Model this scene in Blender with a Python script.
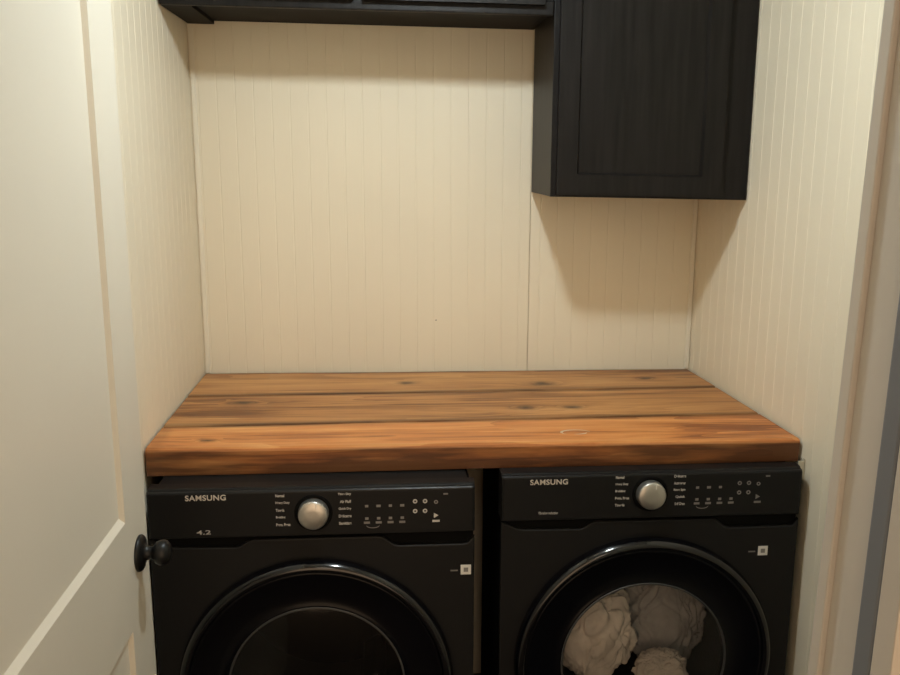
import bpy, bmesh, math, random
from mathutils import Vector, Matrix, noise
random.seed(4)
for o in list(bpy.data.objects):
    bpy.data.objects.remove(o)
S = bpy.context.scene
C = S.collection

# ------------------------------------------------------------------ camera, world, exposure, lights
cd = bpy.data.cameras.new('camera')
cd.sensor_width = 36; cd.lens = 888.85 * 36 / 900; cd.clip_start = 0.02
cam = bpy.data.objects.new('camera', cd); C.objects.link(cam); S.camera = cam
Rv = Vector((0.997503, -0.070562, 0.003003)); Uv = Vector((0.011021, 0.197516, 0.980238)); Fv = Vector((0.069761, 0.977757, -0.197801))
M = Matrix((Rv, Uv, -Fv)).transposed().to_4x4(); M.translation = Vector((0.543586, -2.616258, 1.648568))
cam.matrix_world = M

S.view_settings.view_transform = 'Standard'
S.view_settings.look = 'None'
S.view_settings.gamma = 1
S.view_settings.use_curve_mapping = False
S.view_settings.exposure = 0.7

w = bpy.data.worlds.new('world'); S.world = w; w.use_nodes = True
w.node_tree.nodes['Background'].inputs[0].default_value = (1, .70, .44, 1)
w.node_tree.nodes['Background'].inputs[1].default_value = 1.1  # warm ambient added to fill the shadows, enters by the open hall end

LAMP_STRENGTH = 214.0          # emission of the frosted bulb on the laundry ceiling
LAMP_COLOR = (.88, .98, 1.0, 1)
hl = bpy.data.lights.new('hall_fill', 'AREA'); hl.energy = 2.5; hl.color = (1.0, .88, .74)  # soft fill added in the unseen hall, not a known lamp
hl.shape = 'DISK'; hl.size = .5
hlo = bpy.data.objects.new('hall_fill', hl); C.objects.link(hlo); hlo.location = (.45, -3.25, 2.40)

# ------------------------------------------------------------------ materials
def mat(name, col, rough=.6, metal=0, spec=.5, coat=0, bump=None, vary=None):
    m = bpy.data.materials.new(name); m.use_nodes = True
    nt = m.node_tree; b = nt.nodes['Principled BSDF']
    b.inputs['Base Color'].default_value = (*col, 1)
    b.inputs['Roughness'].default_value = rough
    b.inputs['Metallic'].default_value = metal
    b.inputs['Specular IOR Level'].default_value = spec
    b.inputs['Coat Weight'].default_value = coat
    b.inputs['Coat Roughness'].default_value = .08
    tc = nt.nodes.new('ShaderNodeTexCoord')
    if vary:      # (scale xyz, amount)
        mp = nt.nodes.new('ShaderNodeMapping'); mp.inputs['Scale'].default_value = vary[0]
        nt.links.new(tc.outputs['Object'], mp.inputs['Vector'])
        n = nt.nodes.new('ShaderNodeTexNoise'); n.inputs['Scale'].default_value = 1; n.inputs['Detail'].default_value = 6
        nt.links.new(mp.outputs[0], n.inputs['Vector'])
        r = nt.nodes.new('ShaderNodeValToRGB')
        a = vary[1]
        r.color_ramp.elements[0].position = .3; r.color_ramp.elements[1].position = .7
        r.color_ramp.elements[0].color = tuple(max(0, c * (1 - a)) for c in col) + (1,)
        r.color_ramp.elements[1].color = tuple(min(1, c * (1 + a)) for c in col) + (1,)
        nt.links.new(n.outputs[0], r.inputs[0]); nt.links.new(r.outputs[0], b.inputs['Base Color'])
    if bump:      # (scale xyz, strength, distance)
        mp = nt.nodes.new('ShaderNodeMapping'); mp.inputs['Scale'].default_value = bump[0]
        nt.links.new(tc.outputs['Object'], mp.inputs['Vector'])
        n = nt.nodes.new('ShaderNodeTexNoise'); n.inputs['Scale'].default_value = 1; n.inputs['Detail'].default_value = 5
        nt.links.new(mp.outputs[0], n.inputs['Vector'])
        bp = nt.nodes.new('ShaderNodeBump'); bp.inputs['Strength'].default_value = bump[1]; bp.inputs['Distance'].default_value = bump[2]
        nt.links.new(n.outputs[0], bp.inputs['Height']); nt.links.new(bp.outputs[0], b.inputs['Normal'])
    return m

PAINT = mat('cream_beadboard_paint', (.79, .715, .565), .5, vary=((3, 3, 1.5), .03), bump=((90, 90, 12), .12, .002))
DOORP = mat('white_door_paint', (.69, .645, .55), .42, vary=((3, 3, 1.5), .02), bump=((60, 60, 25), .06, .001))
TRIMP = mat('white_trim_paint', (.52, .49, .44), .45, vary=((4, 4, 1.5), .03))
CAULK = mat('corner_trim_paint', (.80, .74, .61), .5, vary=((9, 9, 3), .05))
CEIL = mat('ceiling_paint', (.80, .75, .66), .8, bump=((40, 40, 40), .2, .003))
FLOOR = mat('grey_vinyl_floor', (.035, .026, .02), .6, vary=((2, 14, 2), .25))
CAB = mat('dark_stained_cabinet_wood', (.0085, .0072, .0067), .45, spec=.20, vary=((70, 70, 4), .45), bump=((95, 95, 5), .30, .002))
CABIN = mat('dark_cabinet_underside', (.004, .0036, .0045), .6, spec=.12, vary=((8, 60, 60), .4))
BODY = mat('black_appliance_steel', (.0115, .0110, .0108), .42, spec=.16, bump=((300, 300, 300), .04, .0005))
PANEL = mat('black_control_panel', (.0095, .0092, .0092), .36, spec=.18)
GLOSS = mat('gloss_black_door_ring', (.002, .002, .003), .12, spec=.65)
DISH = mat('black_door_dish', (.002, .002, .0035), .22, spec=.16)
RECESS = mat('black_recess_plastic', (.004, .004, .004), .7, spec=.06)
PRINT = mat('pale_grey_print', (.50, .47, .43), .5)
PRINTDIM = mat('dim_grey_print', (.20, .185, .17), .5)
BRAND = mat('silver_brand_lettering', (.72, .66, .58), .35, metal=.3)
STICK = mat('white_sticker', (.72, .70, .66), .6)
STICKG = mat('grey_sticker_mark', (.22, .21, .20), .6)
RUBBER = mat('grey_rubber_seal', (.15, .165, .19), .55)
KNOBM = mat('black_knob_metal', (.004, .004, .004), .38, spec=.35)
BRACK = mat('pale_zinc_bracket', (.62, .56, .44), .45, metal=.3)
DRUM = mat('steel_drum', (.22, .21, .20), .4, metal=.9, bump=((120, 120, 120), .5, .003))
CLOTHA = mat('cream_cotton', (.78, .70, .62), .9, bump=((160, 160, 160), .3, .002), vary=((18, 18, 18), .18))
CLOTHB = mat('grey_cotton', (.46, .44, .43), .9, bump=((160, 160, 160), .3, .002), vary=((18, 18, 18), .18))
DARKGAP = mat('dark_caulk_gap', (.035, .022, .014), .8)

def dial_mat():
    m = mat('brushed_dial_metal', (.50, .485, .45), .32, metal=.85, bump=((400, 30, 400), .15, .0008))
    return m
DIAL = dial_mat()

def glass_mat(name, tint, refl):
    m = bpy.data.materials.new(name); m.use_nodes = True; nt = m.node_tree; nt.nodes.clear()
    out = nt.nodes.new('ShaderNodeOutputMaterial'); mx = nt.nodes.new('ShaderNodeMixShader')
    t = nt.nodes.new('ShaderNodeBsdfTransparent'); t.inputs[0].default_value = (*tint, 1)
    g = nt.nodes.new('ShaderNodeBsdfGlossy'); g.inputs['Roughness'].default_value = .06
    fr = nt.nodes.new('ShaderNodeFresnel'); fr.inputs[0].default_value = refl
    nt.links.new(fr.outputs[0], mx.inputs[0]); nt.links.new(t.outputs[0], mx.inputs[1]); nt.links.new(g.outputs[0], mx.inputs[2])
    nt.links.new(mx.outputs[0], out.inputs[0]); return m
GLASS = glass_mat('door_window_glass', (.86, .86, .86), 1.45)
GLASSD = glass_mat('smoked_door_window_glass', (.42, .42, .44), 1.45)

def emis(name, col, s):
    m = bpy.data.materials.new(name); m.use_nodes = True; b = m.node_tree.nodes['Principled BSDF']
    b.inputs['Emission Color'].default_value = col; b.inputs['Emission Strength'].default_value = s
    b.inputs['Base Color'].default_value = (.9, .85, .75, 1); return m
BULB = emis('frosted_bulb_glow', LAMP_COLOR, LAMP_STRENGTH)

def wood(name, seed, base, dark, light, knots):
    """stained pine: long streaks along x, cathedral bands, knots at (x, y) given in world metres"""
    m = bpy.data.materials.new(name); m.use_nodes = True; nt = m.node_tree; b = nt.nodes['Principled BSDF']
    L = nt.links.new; N = nt.nodes.new
    tc = N('ShaderNodeTexCoord')
    def noise_(scale, det, off, rough=.55, dist=0):
        mp = N('ShaderNodeMapping'); mp.inputs['Scale'].default_value = scale; mp.inputs['Location'].default_value = (off, off * 1.7, off * .3)
        L(tc.outputs['Object'], mp.inputs['Vector'])
        n = N('ShaderNodeTexNoise'); n.inputs['Scale'].default_value = 1; n.inputs['Detail'].default_value = det
        n.inputs['Roughness'].default_value = rough; n.inputs['Distortion'].default_value = dist
        L(mp.outputs[0], n.inputs['Vector']); return n.outputs[0]
    def math_(op, a, c, v=None):
        n = N('ShaderNodeMath'); n.operation = op
        for i, q in enumerate((a, c, v)):
            if q is None: continue
            if isinstance(q, (int, float)): n.inputs[i].default_value = q
            else: L(q, n.inputs[i])
        return n.outputs[0]
    # knot field, its outline broken up by a little warping
    wn = N('ShaderNodeTexNoise'); wn.inputs['Scale'].default_value = 22; wn.inputs['Detail'].default_value = 3; L(tc.outputs['Object'], wn.inputs['Vector'])
    wa = N('ShaderNodeVectorMath'); wa.operation = 'MULTIPLY_ADD'; L(wn.outputs['Color'], wa.inputs[0]); wa.inputs[1].default_value = (.035, .025, 0); wa.inputs[2].default_value = (-.0175, -.0125, 0)
    wb = N('ShaderNodeVectorMath'); wb.operation = 'ADD'; L(wa.outputs[0], wb.inputs[0]); L(tc.outputs['Object'], wb.inputs[1]); warp = wb.outputs[0]
    kf = None
    for (kx, ky, kr) in knots:
        mp = N('ShaderNodeMapping'); mp.inputs['Location'].default_value = (-kx * .6 / kr, -ky / kr, 0)
        mp.inputs['Scale'].default_value = (.6 / kr, 1 / kr, 0)
        L(warp, mp.inputs['Vector'])
        ln = N('ShaderNodeVectorMath'); ln.operation = 'LENGTH'; L(mp.outputs[0], ln.inputs[0])
        e = math_('MULTIPLY', ln.outputs['Value'], ln.outputs['Value']); e = math_('MULTIPLY', e, -1.0); e = math_('EXPONENT', e, 0)
        kf = e if kf is None else math_('ADD', kf, e)
    streak = noise_((1.3, 14, 14), 8, seed, .62, .9)
    fine = noise_((5, 150, 150), 5, seed + 3, .6)
    patch = noise_((1.6, 4.5, 4), 3, seed + 7)
    bands = noise_((.7, 9, 9), 2, seed + 11, .5, .8)
    ring = math_('FRACT', math_('MULTIPLY', math_('ADD', bands, math_('MULTIPLY', kf, .22) if kf else 0.0), 9.0), 0)
    v = math_('ADD', math_('MULTIPLY', streak, .62), math_('MULTIPLY', patch, .34))
    v = math_('ADD', v, math_('MULTIPLY', fine, .16))
    v = math_('SUBTRACT', v, math_('MULTIPLY', ring, .09))
    r = N('ShaderNodeValToRGB'); cr = r.color_ramp
    cr.elements[0].position = .385; cr.elements[0].color = (*dark, 1)
    cr.elements[1].position = .65; cr.elements[1].color = (*light, 1)
    e = cr.elements.new(.50); e.color = (*base, 1)
    L(v, r.inputs[0]); col = r.outputs[0]
    if kf:
        mx = N('ShaderNodeMix'); mx.data_type = 'RGBA'; mx.inputs[7].default_value = (.05, .018, .006, 1)
        kk = math_('POWER', kf, 1.6); kk = math_('MULTIPLY', kk, .95)
        L(kk, mx.inputs[0]); L(col, mx.inputs[6]); col = mx.outputs[2]
    at = N('ShaderNodeAttribute'); at.attribute_name = 'edge_stain_shade'
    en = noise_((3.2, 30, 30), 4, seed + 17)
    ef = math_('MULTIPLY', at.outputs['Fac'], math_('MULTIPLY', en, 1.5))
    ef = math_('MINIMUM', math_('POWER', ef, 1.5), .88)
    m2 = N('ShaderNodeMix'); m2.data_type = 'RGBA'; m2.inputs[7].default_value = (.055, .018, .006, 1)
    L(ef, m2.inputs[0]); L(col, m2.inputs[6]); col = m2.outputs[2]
    L(col, b.inputs['Base Color'])
    b.inputs['Roughness'].default_value = .5; b.inputs['Coat Weight'].default_value = .06; b.inputs['Coat Roughness'].default_value = .25
    bp = N('ShaderNodeBump'); bp.inputs['Strength'].default_value = .3; bp.inputs['Distance'].default_value = .004
    L(streak, bp.inputs['Height']); L(bp.outputs[0], b.inputs['Normal'])
    return m

# ------------------------------------------------------------------ helpers
def link(name, bm, m, parent=None, smooth=False, loc=None):
    me = bpy.data.meshes.new(name); bmesh.ops.recalc_face_normals(bm, faces=bm.faces[:]); bm.to_mesh(me); bm.free()
    if smooth:
        me.polygons.foreach_set('use_smooth', [True] * len(me.polygons))
    me.materials.append(m)
    o = bpy.data.objects.new(name, me); C.objects.link(o)
    if parent: o.parent = parent
    if loc: o.location = loc
    return o
def tag(o, label, cat, group=None):
    o['label'] = label; o['category'] = cat
    if group: o['group'] = group
    return o
def struct(o):
    o['kind'] = 'structure'; return o
def empty(name, loc=(0, 0, 0), rz=0):
    o = bpy.data.objects.new(name, None); C.objects.link(o); o.location = loc; o.rotation_euler = (0, 0, rz); return o
def box(bm, x0, x1, y0, y1, z0, z1, bev=0, seg=2):
    r = bmesh.ops.create_cube(bm, size=1)
    for v in r['verts']:
        v.co = Vector((x0 + (v.co.x + .5) * (x1 - x0), y0 + (v.co.y + .5) * (y1 - y0), z0 + (v.co.z + .5) * (z1 - z0)))
    if bev:
        es = list({e for v in r['verts'] for e in v.link_edges})
        bmesh.ops.bevel(bm, geom=es, offset=bev, segments=seg, affect='EDGES', profile=.6)
    return bm
def prism(bm, pts, z0, z1):
    """closed plan polygon extruded up"""
    lo = [bm.verts.new((x, y, z0)) for x, y in pts]; hi = [bm.verts.new((x, y, z1)) for x, y in pts]
    n = len(pts)
    for i in range(n):
        j = (i + 1) % n; bm.faces.new((lo[i], lo[j], hi[j], hi[i]))
    bm.faces.new(lo[::-1]); bm.faces.new(hi); return bm
def lathe(bm, prof, axis='y', seg=96, c=(0, 0, 0), close=False):
    """prof: (radius, position along axis)"""
    rings = []
    for r, a in prof:
        if r < 1e-6:
            p = Vector((0, a, 0)) if axis == 'y' else (Vector((a, 0, 0)) if axis == 'x' else Vector((0, 0, a)))
            rings.append([bm.verts.new(p + Vector(c))]); continue
        ring = []
        for k in range(seg):
            t = 2 * math.pi * k / seg; s, q = math.sin(t) * r, math.cos(t) * r
            p = Vector((s, a, q)) if axis == 'y' else (Vector((a, s, q)) if axis == 'x' else Vector((s, q, a)))
            ring.append(bm.verts.new(p + Vector(c)))
        rings.append(ring)
    pairs = list(zip(rings, rings[1:]))
    if close: pairs.append((rings[-1], rings[0]))
    for A, B in pairs:
        if len(A) == 1 and len(B) == 1: continue
        for k in range(seg):
            j = (k + 1) % seg
            if len(A) == 1: bm.faces.new((A[0], B[k], B[j]))
            elif len(B) == 1: bm.faces.new((A[k], A[j], B[0]))
            else: bm.faces.new((A[k], A[j], B[j], B[k]))
    return bm
def holed(bm, outer, cx, cz, R, y, seg=96):
    """flat face in the xz plane at y, outer outline minus a circle"""
    vs = [bm.verts.new((x, y, z)) for x, z in outer]
    es = [bm.edges.new((vs[i], vs[(i + 1) % len(vs)])) for i in range(len(vs))]
    ci = [bm.verts.new((cx + R * math.sin(2 * math.pi * k / seg), y, cz + R * math.cos(2 * math.pi * k / seg))) for k in range(seg)]
    es += [bm.edges.new((ci[i], ci[(i + 1) % seg])) for i in range(seg)]
    bmesh.ops.triangle_fill(bm, edges=es, use_beauty=True)
    return bm
def lettering(name, text, x, z, wdt, hgt, y, m, parent, depth=.0004, bold=0.0, font_space=1.0):
    """text whose lower left corner is (x, z) on the plane y, stretched to wdt x hgt"""
    cu = bpy.data.curves.new(name, 'FONT'); cu.body = text; cu.size = 1; cu.extrude = .01; cu.offset = bold; cu.space_character = font_space
    t = bpy.data.objects.new(name, cu); C.objects.link(t)
    dg = bpy.context.evaluated_depsgraph_get(); dg.update()
    me = bpy.data.meshes.new_from_object(t.evaluated_get(dg))
    bpy.data.objects.remove(t)
    xs = [v.co.x for v in me.vertices]; ys = [v.co.y for v in me.vertices]
    x0, x1, y0, y1 = min(xs), max(xs), min(ys), max(ys)
    for v in me.vertices:
        a, b_, c_ = v.co
        v.co = (x + (a - x0) / (x1 - x0) * wdt, y - (c_ + .01) / .02 * depth, z + (b_ - y0) / (y1 - y0) * hgt)
    me.materials.clear(); me.materials.append(m)
    o = bpy.data.objects.new(name, me); C.objects.link(o); o.parent = parent
    return o

# ------------------------------------------------------------------ room shell
W0 = 1.47; WF = .0537
wx = lambda y: W0 - WF * y            # the right wall splays slightly outwards
YF = -1.895; CH = 2.44
def bead(p0, p1, step, gw, gd, back, nrm):
    """plan outline of a beadboard wall from p0 to p1, grooves cut against nrm, body thickness back"""
    p0, p1, nrm = Vector(p0), Vector(p1), Vector(nrm).normalized(); d = (p1 - p0); L_ = d.length; d.normalize()
    pts = [p0.copy()]; s = step * .6
    while s < L_ - gw:
        for ds, dep in ((-gw / 2, 0), (-gw / 4, gd), (gw / 4, gd), (gw / 2, 0)):
            pts.append(p0 + d * (s + ds) - nrm * dep)
        s += step
    pts.append(p1.copy()); pts += [p1 - nrm * back, p0 - nrm * back]
    return [(p.x, p.y) for p in pts]
SEAM = .966
bm = bmesh.new(); prism(bm, bead((-.06, 0), (SEAM - .0014, 0), .0508, .0045, .00065, .05, (0, -1)), 0, CH)
prism(bm, bead((SEAM + .0014, 0), (1.53, 0), .0508, .0045, .00065, .05, (0, -1)), 0, CH)
box(bm, SEAM - .0014, SEAM + .0014, .008, .05, 0, CH)
wb = struct(link('wall_back', bm, PAINT))
bm = bmesh.new(); lathe(bm, [(0, -.0006), (.0016, -.0006), (.0018, 0)], seg=12, c=(.688, 0, 1.173)); link('nail_hole', bm, DARKGAP, wb)
bm = bmesh.new(); prism(bm, bead((0, 0), (0, YF), .0508, .0045, .00065, .06, (1, 0)), 0, CH); struct(link('wall_left', bm, PAINT))
nr = Vector((-1, -WF)).normalized()
bm = bmesh.new(); prism(bm, bead((W0, 0), (wx(YF), YF), .0508, .0045, .00065, .06, (nr.x, nr.y)), 0, CH); struct(link('wall_right', bm, PAINT))
bm = bmesh.new(); box(bm, -.06, 1.72, -4.2, .06, -.06, 0); struct(link('floor', bm, FLOOR))
bm = bmesh.new(); box(bm, -.9, 2.3, -4.2, .06, CH, CH + .06); struct(link('ceiling', bm, CEIL))
JL, JR = .045, .947
bm = bmesh.new()
box(bm, -.06, JL - .018, YF - .115, YF, 0, CH); box(bm, JR + .018, 1.66, YF - .115, YF, 0, CH); box(bm, JL - .018, JR + .018, YF - .115, YF, 2.068, CH)
struct(link('wall_front', bm, PAINT))
# hall the photograph is taken from
bm = bmesh.new(); box(bm, -.9, -.84, -4.2, YF - .115, 0, CH); struct(link('wall_hall_left', bm, TRIMP))
bm = bmesh.new(); box(bm, 2.24, 2.3, -4.2, YF - .115, 0, CH); struct(link('wall_hall_right', bm, TRIMP))
bm = bmesh.new(); box(bm, -.9, -.06, -4.2, YF - .115, -.06, 0); box(bm, 1.72, 2.3, -4.2, YF - .115, -.06, 0); struct(link('floor_hall', bm, FLOOR))
bm = bmesh.new(); box(bm, -.9, -.06, YF - .115, YF - .05, 0, CH); box(bm, 1.66, 2.3, YF - .115, YF - .05, 0, CH); struct(link('wall_hall_front', bm, TRIMP))
# corner strips
bm = bmesh.new(); box(bm, .004, .017, -.005, 0, 1.02, 2.0, .0015); struct(link('trim_1', bm, CAULK))
bm = bmesh.new(); box(bm, 1.456, 1.468, -.005, 0, 1.016, 1.55, .0015); struct(link('trim_2', bm, CAULK))
# door jamb, stop, seal and casing
def lean(o):                            # the right side of the doorway is slightly out of plumb
    for v in o.data.vertices:
        if v.co.x > .5: v.co.x += .022 * (v.co.z - 1.38)
    return o
bm = bmesh.new()
box(bm, JR, JR + .018, YF - .115, YF, 0, 2.05, .001); box(bm, JL - .018, JL, YF - .115, YF, 0, 2.05, .001); box(bm, JL - .018, JR + .018, YF - .115, YF, 2.05, 2.068)
lean(struct(link('trim_3', bm, TRIMP)))
bm = bmesh.new(); box(bm, JR - .010, JR, -2.011, -1.983, 0, 2.05, .002); lean(struct(link('trim_4', bm, TRIMP)))
bm = bmesh.new(); box(bm, JR - .010, JR, -1.982, -1.957, 0, 2.05, .003); lean(struct(link('trim_5', bm, RUBBER)))
bm = bmesh.new()
box(bm, JR - .005, JR + .052, YF, YF + .018, 0, 2.11, .002)
lean(struct(link('trim_6', bm, TRIMP)))

# ------------------------------------------------------------------ open door on the left
DX = .090; T = .035; DE = -1.022; DH = -1.885; DT = 2.035
bm = bmesh.new()
st, rec, bw, bv = .125, .009, .010, .004
ys = (DH, DH + st, DE - st, DE)
rails = [(.012, .25), (.829, 1.032), (DT - .12, DT)]
# frame of stiles and rails on a grid, panels sunk with sloped sticking
def door_face(x, s):
    zs = [.012, .25, .829, 1.032, DT - .12, DT]
    for i in range(3):
        for j in range(5):
            y0, y1, z0, z1 = ys[i], ys[i + 1], zs[j], zs[j + 1]
            if i == 1 and j in (1, 3):
                a = [(x, y0, z0), (x, y1, z0), (x, y1, z1), (x, y0, z1)]
                q = [(x - s * rec, y0 + bv, z0 + bw), (x - s * rec, y1 - bv, z0 + bw), (x - s * rec, y1 - bv, z1 - bw), (x - s * rec, y0 + bv, z1 - bw)]
                A = [bm.verts.new(p) for p in a]; B = [bm.verts.new(p) for p in q]
                for k in range(4): bm.faces.new((A[k], A[(k + 1) % 4], B[(k + 1) % 4], B[k]))
                bm.faces.new(B)
            else:
                bm.faces.new([bm.verts.new(p) for p in ((x, y0, z0), (x, y1, z0), (x, y1, z1), (x, y0, z1))])
door_face(DX, 1); door_face(DX - T, -1)
for (a, b_) in (((DX, DE), (DX - T, DE)), ((DX, DH), (DX - T, DH))):
    bm.faces.new([bm.verts.new(p) for p in ((a[0], a[1], .012), (b_[0], b_[1], .012), (b_[0], b_[1], DT), (a[0], a[1], DT))])
for z in (.012, DT):
    bm.faces.new([bm.verts.new(p) for p in ((DX, DE, z), (DX - T, DE, z), (DX - T, DH, z), (DX, DH, z))])
bmesh.ops.remove_doubles(bm, verts=bm.verts[:], dist=1e-5)
door = struct(link('door_1', bm, DOORP))
bm = bmesh.new()
lathe(bm, [(0, 0), (.033, 0), (.0335, .003), (.031, .007), (.022, .010), (.014, .012), (.0125, .018), (.0115, .024), (.014, .027),
           (.0195, .031), (.0225, .037), (.0230, .043), (.0215, .049), (.016, .0545), (.009, .057), (0, .0575)], axis='x', seg=48, c=(DX, -1.080, .946))
kn = link('door_knob', bm, KNOBM, door, True); kn['label'] = 'black round door knob on round rose'

# ------------------------------------------------------------------ counter of three stained boards
HC = 1.02
ctop = lambda x, y: HC - .006 * x / 1.5 + .0066 * y
counter = empty('wooden_countertop', (0.0, 0.0, 0.0))
tag(counter, 'stained rustic wooden countertop of wide boards over the two black laundry machines', 'countertop')
seams = [(-.004, -.004), (-.262, -.222), (-.530, -.487), (-.697, -.697)]   # depth of each joint at left and right wall
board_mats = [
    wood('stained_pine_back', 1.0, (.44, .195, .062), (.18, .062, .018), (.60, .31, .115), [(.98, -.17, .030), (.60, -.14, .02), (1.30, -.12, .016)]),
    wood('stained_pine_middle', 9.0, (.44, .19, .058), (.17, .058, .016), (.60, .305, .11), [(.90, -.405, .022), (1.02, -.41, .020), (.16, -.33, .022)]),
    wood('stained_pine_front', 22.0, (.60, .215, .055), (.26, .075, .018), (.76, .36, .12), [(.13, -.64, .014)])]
NX = 72
for k in range(3):
    (a0, a1), (b0, b1) = seams[k], seams[k + 1]
    bm = bmesh.new(); rows = []
    lay = bm.verts.layers.float.new('edge_stain_shade')      # finish pooled and worn along joints and front edge; front face shade painted in
    for i in range(NX + 1):
        t = i / NX; TH = .064 - .010 * t
        wob = .0035 * noise.noise(Vector((t * 5, k * 3.1, 0))); wob2 = .0035 * noise.noise(Vector((t * 5, (k + 1) * 3.1, 0)))
        ya = a0 + (a1 - a0) * t + (wob if k else 0) - (.0018 if k else 0)
        yb = b0 + (b1 - b0) * t + (wob2 if k < 2 else .6 * wob2) + (.0018 if k < 2 else 0)
        sec = []
        prof = [(ya, -TH), (ya, -.006), (ya - .0015, -.002), (ya - .006, 0), (ya - .024, 0), (yb + .030, 0), (yb + (.010 if k == 2 else .006), 0),
                (yb + (.0025 if k == 2 else .001), -.0012 - (.001 if k == 2 else 0)), (yb, -.005 - (.003 if k == 2 else 0)), (yb + (.003 if k == 2 else 0), -TH)]
        for (y, dz) in prof:
            x = .005 + .002 * noise.noise(Vector((0, y * 14, 3))) + t * (wx(y) - .0135)
            sec.append(bm.verts.new((x, y, ctop(x, y) + dz + (.0012 * noise.noise(Vector((x * 3, y * 9, k))) if dz > -.01 else 0))))
        rows.append(sec)
    for A, B in zip(rows, rows[1:]):
        n = len(A)
        for j in range(n): bm.faces.new((A[j], A[(j + 1) % n], B[(j + 1) % n], B[j]))
    bm.faces.new(rows[0]); bm.faces.new(rows[-1][::-1])
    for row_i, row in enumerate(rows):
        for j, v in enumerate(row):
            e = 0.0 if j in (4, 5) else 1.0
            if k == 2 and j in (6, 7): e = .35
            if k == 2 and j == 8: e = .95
            if k == 2 and j in (0, 9): e = 1.3  # front face coloured darker for the weaker light on it
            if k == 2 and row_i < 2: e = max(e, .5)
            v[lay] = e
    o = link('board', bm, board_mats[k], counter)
    o['label'] = ['duller brown rear board with knots', 'middle board with dark joint lines', 'orange front board with rounded worn edge'][k]
# ring shaped water mark on the front board
bm = bmesh.new()
for (ra, t0, t1) in ((.030, .2, 3.9), (.022, 4.4, 6.1)):
    pr = None; n = 40
    for i in range(n + 1):
        t = t0 + (t1 - t0) * i / n
        hw = .0034 * math.sin(math.pi * i / n) + .0004
        cx_, cy_ = .985, -.625
        p = []
        for rr in (ra - hw, ra + hw):
            x = cx_ + rr * 1.15 * math.cos(t); y = cy_ + rr * .62 * math.sin(t)
            p.append(bm.verts.new((x, y, ctop(x, y) + .0016)))
        if pr: bm.faces.new((pr[0], pr[1], p[1], p[0]))
        pr = p
sm = mat('pale_ring_scratch', (.62, .50, .38), .6)
o = link('ring_mark', bm, sm, counter); o['label'] = 'pale curved scratch ring'

# bracket at the right front corner beneath the counter
bm = bmesh.new(); x1 = wx(-.70) - .001
box(bm, x1 - .003, x1, -.714, -.699, .915, .966, .001); box(bm, x1 - .016, x1 - .002, -.7145, -.711, .919, .962, .001)
tag(link('metal_bracket', bm, BRACK), 'small pale metal bracket on right wall just below the right front corner of the countertop', 'bracket')

# ------------------------------------------------------------------ upper cabinets
XL, DC, ZB, ZT = .968, .323, 1.548, 2.008
def shear(o, xm, k):
    for v in o.data.vertices: v.co.z -= k * (v.co.x - xm)
FR = -.303                                        # face frame plane
XR = wx(-.31) - .002
def shaker(bm, x0, x1, z0, z1, yf, yb, st=.051, rec=.009, bw=.006):
    xs = (x0, x0 + st, x1 - st, x1); zs = (z0, z0 + st, z1 - st, z1)
    for i in range(3):
        for j in range(3):
            P_ = [(xs[i], yf, zs[j]), (xs[i + 1], yf, zs[j]), (xs[i + 1], yf, zs[j + 1]), (xs[i], yf, zs[j + 1])]
            A = [bm.verts.new(p) for p in P_]
            if i == 1 and j == 1:
                B = [bm.verts.new(p) for p in ((xs[1] + bw, yf + rec, zs[1] + bw), (xs[2] - bw, yf + rec, zs[1] + bw), (xs[2] - bw, yf + rec, zs[2] - bw), (xs[1] + bw, yf + rec, zs[2] - bw))]
                for k in range(4): bm.faces.new((A[k], A[(k + 1) % 4], B[(k + 1) % 4], B[k]))
                bm.faces.new(B)
            else: bm.faces.new(A)
    e = .002
    o = [(x0, z0), (x1, z0), (x1, z1), (x0, z1)]
    for k in range(4):
        (ax, az), (bx_, bz) = o[k], o[(k + 1) % 4]
        bm.faces.new([bm.verts.new(p) for p in ((ax, yf, az), (bx_, yf, bz), (bx_, yb, bz), (ax, yb, az))])
    bm.faces.new([bm.verts.new((x, yb, z)) for x, z in o])
    bmesh.ops.remove_doubles(bm, verts=bm.verts[:], dist=1e-5)
    # soften the outer front edge
    es = [ed for ed in bm.edges if all(abs(v.co.y - yf) < 1e-5 for v in ed.verts) and
          (all(abs(v.co.x - x0) < 1e-5 for v in ed.verts) or all(abs(v.co.x - x1) < 1e-5 for v in ed.verts) or
           all(abs(v.co.z - z0) < 1e-5 for v in ed.verts) or all(abs(v.co.z - z1) < 1e-5 for v in ed.verts))]
    bmesh.ops.bevel(bm, geom=es, offset=.0035, segments=2, affect='EDGES')
    return bm
# tall cabinet on the right
KS = .018
cabR = empty('wall_cabinet', (0, 0, 0)); tag(cabR, 'black wooden wall cabinet with recessed panel door hanging on the right above the counter', 'cabinet')
bm = bmesh.new()
box(bm, XL, XL + .016, FR, -.002, ZB, 2.43)                       # left side
box(bm, XR - .030, XR - .014, FR, -.002, ZB, 2.43)                # right side
box(bm, XL + .016, XR - .030, FR, -.002, ZB + .012, ZB + .028)    # bottom
box(bm, XL + .016, XR - .030, -.010, -.002, ZB + .028, 2.43)      # back
box(bm, XL + .016, XR - .030, FR, -.010, 2.414, 2.43)
o = link('cabinet_box', bm, CAB, cabR); shear(o, 1.19, KS)
bm = bmesh.new()
box(bm, XL - .003, XL + .035, FR - .018, FR, ZB, 2.43, .0012); box(bm, 1.385, XR, FR - .018, FR, ZB, 2.43, .0012)
box(bm, XL + .035, 1.385, FR - .018, FR, ZB, ZB + .035, .0012); box(bm, XL + .035, 1.385, FR - .018, FR, 2.395, 2.43, .0012)
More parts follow.
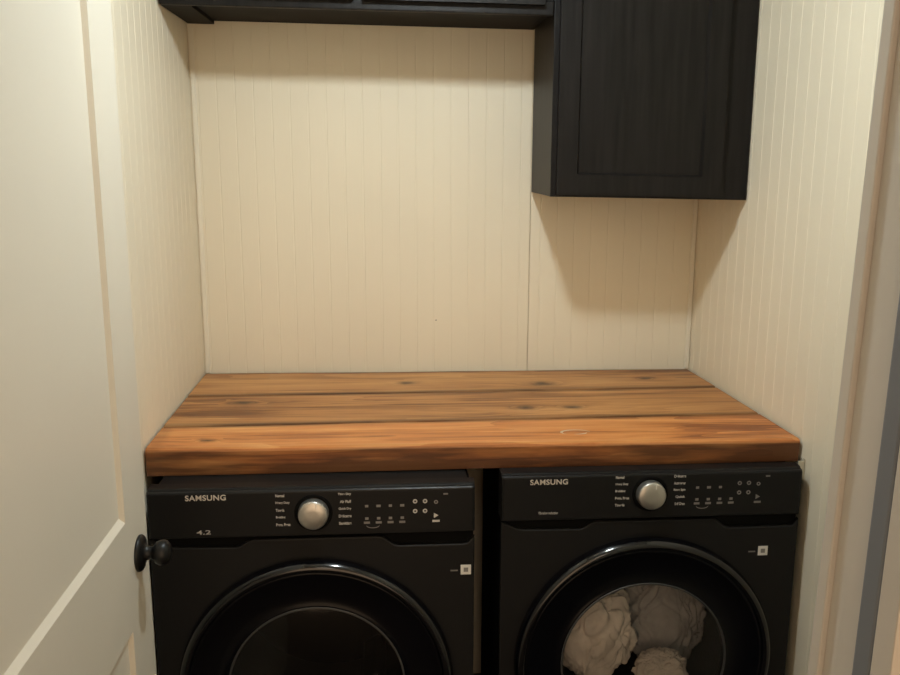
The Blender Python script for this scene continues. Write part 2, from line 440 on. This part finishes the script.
o = link('face_frame', bm, CAB, cabR); shear(o, 1.19, KS)
bm = bmesh.new(); shaker(bm, XL + .010, 1.408, ZB + .006, 2.41, FR - .038, FR - .0195)
o = link('cabinet_door', bm, CAB, cabR); shear(o, 1.19, KS)
# wide cabinet on the left, higher up
cabL = empty('wall_cabinet', (0, 0, 0)); tag(cabL, 'wide black wall cabinet across the top left, seen from below', 'cabinet')
KL = .014
bm = bmesh.new()
box(bm, .004, .076, FR, -.004, ZT, ZT + .022, .001)
box(bm, .004, .020, FR, -.004, ZT + .022, 2.43); box(bm, XL - .019, XL - .003, FR, -.004, ZT + .009, 2.43)
box(bm, .020, XL - .019, FR, -.012, ZT + .010, ZT + .022)
box(bm, .020, XL - .019, -.012, -.004, ZT + .009, 2.43); box(bm, .020, XL - .019, FR, -.012, 2.414, 2.43)
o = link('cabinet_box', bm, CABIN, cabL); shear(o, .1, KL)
bm = bmesh.new()
box(bm, .004, XL - .005, FR - .018, FR, ZT, ZT + .034, .0035); box(bm, .004, .045, FR - .018, FR, ZT + .034, 2.43, .001)
box(bm, XL - .043, XL - .005, FR - .018, FR, ZT + .034, 2.43, .001); box(bm, .045, XL - .043, FR - .018, FR, 2.395, 2.43, .001)
box(bm, .463, .501, FR - .018, FR, ZT + .034, 2.395, .001)
o = link('face_frame', bm, CAB, cabL); shear(o, .1, KL)
for (a, b_) in ((.032, .470), (.494, .938)):
    bm = bmesh.new(); shaker(bm, a, b_, ZT + .022, 2.41, FR - .038, FR - .0195)
    o = link('cabinet_door', bm, CAB, cabL); shear(o, .1, KL)

# ------------------------------------------------------------------ the two laundry machines
RD, RW = .304, .196
def machine(label, name, cat, cx, fy, rz, H, cxd, dial_off, glass, left, right, sub, washer):
    root = empty(name, (cx, fy, 0), rz); tag(root, label, cat, 'pair of black front loading machines')
    del root['group']
    hw = .350 if not washer else .346; D = .50; ZCD = .500 if washer else .492
    # cabinet body with an opening behind the door
    bm = bmesh.new(); q = hw - .002; f = .014
    out = [(-q, .02), (q, .02), (q, H - .012), (-q, H - .012)]
    holed(bm, out, cxd, ZCD, .262, f)
    c = [bm.verts.new(p) for p in ((-q, f, .02), (q, f, .02), (q, f, H - .012), (-q, f, H - .012), (-q + .012, D, .02), (q - .012, D, .02), (q - .012, D, H - .012), (-q + .012, D, H - .012))]
    for a in ((0, 1, 5, 4), (2, 3, 7, 6), (0, 4, 7, 3), (1, 2, 6, 5), (4, 5, 6, 7)): bm.faces.new([c[i] for i in a])
    bmesh.ops.remove_doubles(bm, verts=bm.verts[:], dist=1e-5)
    link('body', bm, RECESS, root)
    for sx in (-1, 1):
        for y in (.06, .44):
            bm = bmesh.new(); lathe(bm, [(0, 0), (.022, 0), (.022, .01), (.010, .012), (.010, .0215), (0, .0215)], axis='z', seg=20, c=(sx * .30, y, 0))
            link('foot', bm, RECESS, root)
    # lower front sheet with grip hollows below the control panel
    tp = [(hw, .836), (.333, .8195), (.322, .818), (.184, .818), (.174, .820), (.150, .8385), (.140, .8405), (-.128, .8405), (-.138, .8385),
          (-.158, .826), (-.168, .8235), (-.292, .826), (-.312, .830), (-.338, .843), (-hw, .846)]
    out = [(-hw, .10), (-hw + .0001, .022), (hw - .0001, .022)] + tp
    bm = bmesh.new(); holed(bm, out, cxd, ZCD, .266, .002)
    geo = bmesh.ops.extrude_face_region(bm, geom=bm.faces[:])
    vs = [g for g in geo['geom'] if isinstance(g, bmesh.types.BMVert)]
    bmesh.ops.translate(bm, verts=vs, vec=(0, .0115, 0))
    es = [e for e in bm.edges if all(abs(v.co.y - .002) < 1e-5 for v in e.verts) and len(e.link_faces) == 2 and
          abs(e.link_faces[0].normal.dot(e.link_faces[1].normal)) < .5]
    bmesh.ops.bevel(bm, geom=es, offset=.0035, segments=3, affect='EDGES', profile=.5)
    fp = link('front_panel', bm, BODY, root)
    # faint pressed line across the front
    # control panel with a rounded top edge running back into the lid
    bm = bmesh.new(); n0 = .848; HL = H; H = H + .006      # the console stands a little above the lid
    prof = [(.020, n0), (.0005, n0), (-.0015, n0 + .002), (-.0015, H - .0095), (-.0005, H - .0065), (.002, H - .0045), (.006, H - .0042), (.008, H - .0035), (.010, H - .0012), (.014, H), (.044, H), (.050, HL - .002), (.050, n0)]
    rows = []
    cols = [(-hw, .006), (-hw + .0015, .002), (-hw + .006, 0), (hw - .006, 0), (hw - .0015, .002), (hw, .006)]
    for x, dy in cols:
        rows.append([bm.verts.new((x, y + (dy if y < .015 else 0), z)) for y, z in prof])
    for A, B in zip(rows, rows[1:]):
        n = len(A)
        for j in range(n): bm.faces.new((A[j], A[(j + 1) % n], B[(j + 1) % n], B[j]))
    bm.faces.new(rows[0]); bm.faces.new(rows[-1][::-1])
    cp = link('control_panel', bm, PANEL, root)
    bm = bmesh.new(); H = HL; box(bm, -hw + .012, hw - .012, .052, D, H - .012, H, .002); link('lid', bm, BODY, root)
    # dial
    Y = -.0015; dx = dial_off; dz = .9005 if washer is False else .9065
    bm = bmesh.new(); lathe(bm, [(.041, Y), (.041, Y - .001), (.037, Y - .0015), (.0345, Y - .0012), (.0345, Y)], seg=64, c=(dx, 0, dz)); ringo = link('dial_ring', bm, RECESS, root, True)
    bm = bmesh.new(); lathe(bm, [(.0325, Y), (.0322, Y - .014), (.0312, Y - .0185), (.0285, Y - .0205), (.010, Y - .0212), (0, Y - .0212)], seg=64, c=(dx, 0, dz))
    dl = link('dial', bm, DIAL, root, True); dl['label'] = 'silver round cycle dial'
    bm = bmesh.new(); box(bm, dx + .006, dx + .0085, Y - .0222, Y - .0205, dz + .018, dz + .027); link('pointer', bm, STICK, dl)
    # printing
    yb = Y - .0001
    lettering('brand_lettering', 'SAMSUNG', -.268 + (-.014 if washer else 0), .9335, .085, .0125, yb, BRAND, root, .0008, .018, 1.08)
    lettering('small_lettering', sub[0], *sub[1], yb, PRINT, root, .0003, .01)
    zz = dz + .037
    for i in range(5):
        z = zz - .0165 * i
        wl, wr = left[i][1], right[i][1]
        lettering('cycle_name', left[i][0], dx - .080, z, wl, .0066, yb, PRINT, root, .0003, .03)
        lettering('cycle_name', right[i][0], dx + .081 - wr, z, wr, .0066, yb, PRINT, root, .0003, .03)
    # touch buttons: four lights, four captioned buttons, a block of four, two at the right
    bz = dz
    def sym(x, z, w_, h_, m=PRINTDIM, kind=0):
        bm = bmesh.new()
        if kind == 0:
            box(bm, x - w_ / 2, x + w_ / 2, yb - .0003, yb, z - h_ / 2, z + h_ / 2)
        elif kind == 1:    # icon over caption
            box(bm, x - w_ * .28, x + w_ * .28, yb - .0003, yb, z + h_ * .12, z + h_ * .5)
            box(bm, x - w_ / 2, x + w_ / 2, yb - .0003, yb, z - h_ * .5, z - h_ * .16)
        elif kind == 2:    # small ring shaped icon
            lathe(bm, [(w_ / 2, yb), (w_ / 2, yb - .0003), (w_ * .22, yb - .0003), (w_ * .22, yb)], seg=16, c=(x, 0, z))
        elif kind == 3:    # start button: play triangle over caption
            vs = [bm.verts.new(p) for p in ((x - w_ * .3, yb - .0003, z), (x + w_ * .35, yb - .0003, z + h_ * .28), (x - w_ * .3, yb - .0003, z + h_ * .55))]
            bm.faces.new(vs)
            box(bm, x - w_ / 2, x + w_ / 2, yb - .0003, yb, z - h_ * .42, z - h_ * .2)
        link('button_symbol', bm, m, root)
    x0 = .115 if not washer else .101
    sp = .0255 if not washer else .0265
    for i in range(4):
        if not (washer and i == 3): sym(x0 + sp * i, bz + .012, .009 if i % 2 else .007, .0055, PRINTDIM)
        sym(x0 + sp * i, bz - .021, .013, .015, PRINTDIM, 1)
    # bracket line under the first two buttons
    bm = bmesh.new(); pr = None
    for i in range(17):
        t = math.pi * (1 + i / 16); xx = x0 + .013 + .014 * math.cos(t); z_ = bz - .032 + .006 * math.sin(t)
        p = [bm.verts.new((xx, yb - .0003, z_ - .0009)), bm.verts.new((xx, yb - .0003, z_ + .0009))]
        if pr: bm.faces.new((pr[0], p[0], p[1], pr[1]))
        pr = p
    link('button_bracket', bm, PRINTDIM, root)
    xg = .2195 if not washer else .1985
    for i in range(2):
        for j in range(2):
            sym(xg + .0215 * i, bz + .0205 - .0225 * j, .010, .011, PRINT if not washer else PRINTDIM, 2)
    xh = .2648 if not washer else .2425
    sym(xh, bz + .018, .009, .011, PRINTDIM, 2); sym(xh, bz - .019, .016, .022, PRINT if not washer else PRINTDIM, 3)
    sym(xh + .021, bz + .036, .010, .0035, PRINTDIM)
    # small square sticker on the right of the front sheet
    sx_, sz_ = (.331, .757) if not washer else (.266, .759)
    bm = bmesh.new(); box(bm, sx_ - .0115, sx_ + .0115, .0012, .002, sz_ - .0115, sz_ + .0115, .0004)
    stc = link('sticker', bm, STICK, root); stc['label'] = 'small square white sticker'
    bm = bmesh.new(); box(bm, sx_ - .005, sx_ + .005, .0007, .0011, sz_ - .005, sz_ + .005); link('sticker_mark', bm, STICKG, stc)
    bm = bmesh.new(); box(bm, sx_ - .034, sx_ - .018, .0013, .002, sz_ - .003, sz_); link('small_print', bm, PRINTDIM, root)
    # door ring, window and drum
    bm = bmesh.new()
    lathe(bm, [(RD - .002, .0015), (RD, -.004), (RD - .0005, -.015), (RD - .002, -.020), (RD - .005, -.026), (RD - .0095, -.0300), (RD - .0145, -.0315), (RD - .0195, -.0300), (RD - .0235, -.026), (RD - .0235, .0), (RD - .004, .0015)],
          seg=128, c=(cxd, 0, ZCD))
    dr = link('door', bm, GLOSS, root, True)
    bm = bmesh.new(); lathe(bm, [(RD - .0225, -.0255), (RD - .032, -.021), (RD - .055, -.0165), (RW + .025, -.0125), (RW + .008, -.013), (RW + .003, -.0145), (RW, -.016), (RW - .002, -.006), (RW - .002, .010), (RD - .0225, .010)], seg=128, c=(cxd, 0, ZCD), close=True)
    link('inner_bezel', bm, DISH, dr, True); dr['label'] = 'round door with gloss black ring'
    bm = bmesh.new(); lathe(bm, [(RW + .0005, -.0165), (RW - .0005, -.0185), (RW - .004, -.0185), (RW - .005, -.015)], seg=128, c=(cxd, 0, ZCD))
    link('window_rim', bm, mat('window_rim_grey', (.035, .035, .036), .4), dr, True)
    bm = bmesh.new(); lathe(bm, [(RW - .0035, -.012), (RW - .03, -.016), (.12, -.022), (.06, -.025), (0, -.026)], seg=96, c=(cxd, 0, ZCD))
    link('door_window', bm, glass, dr, True)
    bm = bmesh.new(); lathe(bm, [(.258, .0135), (.258, .03), (.236, .045), (.236, .07)], seg=96, c=(cxd, 0, ZCD)); link('door_gasket', bm, mat('grey_rubber_gasket', (.07, .07, .072), .5), root, True)
    bm = bmesh.new(); lathe(bm, [(.240, .06), (.255, .08), (.255, .50), (.24, .52), (0, .53)], seg=72, c=(cxd, 0, ZCD))
    for k in range(3):
        t = 2 * math.pi * k / 3 + .5
        m4 = Matrix.Translation((cxd, 0, ZCD)) @ Matrix.Rotation(t, 4, 'Y')
        b2 = bmesh.new(); box(b2, -.028, .028, .30, .50, .205, .252, .012); b2.transform(m4)
        tmp = bpy.data.meshes.new('t'); b2.to_mesh(tmp); b2.free(); bm.from_mesh(tmp); bpy.data.meshes.remove(tmp)
    link('drum', bm, DRUM, root, True)
    return root
m1 = machine('black front loading dryer on the left, beside the open white door, with smoked dark window', 'dryer', 'dryer', .379, -.800, 0, .950, 0.0, 0.001, GLASSD,
             [('Normal', .019), ('Heavy Duty', .030), ('Towels', .018), ('Bedding', .020), ('Perm. Press', .030)],
             [('Time Dry', .028), ('Air Fluff', .024), ('Quick Dry', .027), ('Delicates', .027), ('Sanitize', .027)],
             ('4.2', (-.248, .857, .030, .0095)), False)
m2 = machine('black front loading washer on the right, with pale crumpled laundry behind its round window', 'washing_machine', 'washing machine', 1.139, -.752, 0, .952, -.008, -.008, GLASS,
             [('Normal', .019), ('Heavy Duty', .029), ('Bedding', .023), ('Perm. Press', .032), ('Towels', .022)],
             [('Delicates', .027), ('Activewear', .027), ('Rinse Spin', .027), ('Quick', .022), ('Self Clean', .023)],
             ('Vibration reduction', (-.262, .863, .044, .0065)), True)

# laundry tumbled behind the right window
def heap(name, m, c, rad, seed, label, grp=None, ridge=.03):
    bm = bmesh.new(); bmesh.ops.create_icosphere(bm, subdivisions=6, radius=1)
    for v in bm.verts:
        n = v.co.normalized(); p = n * 1.6 + Vector((seed, seed * .7, seed * .3))
        wv = noise.noise_vector(p * 1.1) * .9
        q_ = p + wv
        a = abs(noise.noise(Vector((q_.x * 2.2, q_.y * 2.2, q_.z * 1.1))))
        b_ = abs(noise.noise(Vector((q_.x * 4.6, q_.y * 4.6, q_.z * 2.2)) + Vector((9, 1, 4))))
        d = 1 + .25 * noise.noise(p) + (a - .25) * 1.0 * ridge / .03 * .28 - (b_ - .2) * .16
        v.co = Vector((n.x * rad[0] * d, n.y * rad[1] * d, n.z * rad[2] * d))
    o = link(name, bm, m, None, True, c); tag(o, label, 'laundry', grp); return o
heap('crumpled_sheet', CLOTHA, (1.048, -.610, .492), (.096, .050, .134), 3.0, 'cream crumpled laundry bunched on the left behind the right machine window')
heap('crumpled_towel', CLOTHB, (1.256, -.545, .500), (.108, .045, .140), 8.4, 'grey crumpled laundry on the right side behind the right machine window')
heap('crumpled_sheet', CLOTHA, (1.212, -.642, .394), (.066, .028, .058), 14.2, 'cream crumpled laundry lying at the bottom of the right machine drum')

# ------------------------------------------------------------------ ceiling lamp that lights the room
LX, LY = .685, -1.035
cl = empty('ceiling_light', (LX, LY, CH)); tag(cl, 'frosted ceiling light above and in front of the machines', 'ceiling light')
bm = bmesh.new(); lathe(bm, [(0, -.001), (.085, -.001), (.085, -.02), (.072, -.05), (.070, -.115), (.066, -.115), (.066, -.06), (0, -.06)], axis='z', seg=48); link('unseen_light_cover', bm, TRIMP, cl, True)  # unseen cover, shaped to block the bulb's upward light
bm = bmesh.new(); lathe(bm, [(0, -.075), (.050, -.075), (.052, -.115), (.048, -.132), (.036, -.148), (.018, -.157), (0, -.160)], axis='z', seg=40); link('globe', bm, BULB, cl, True)
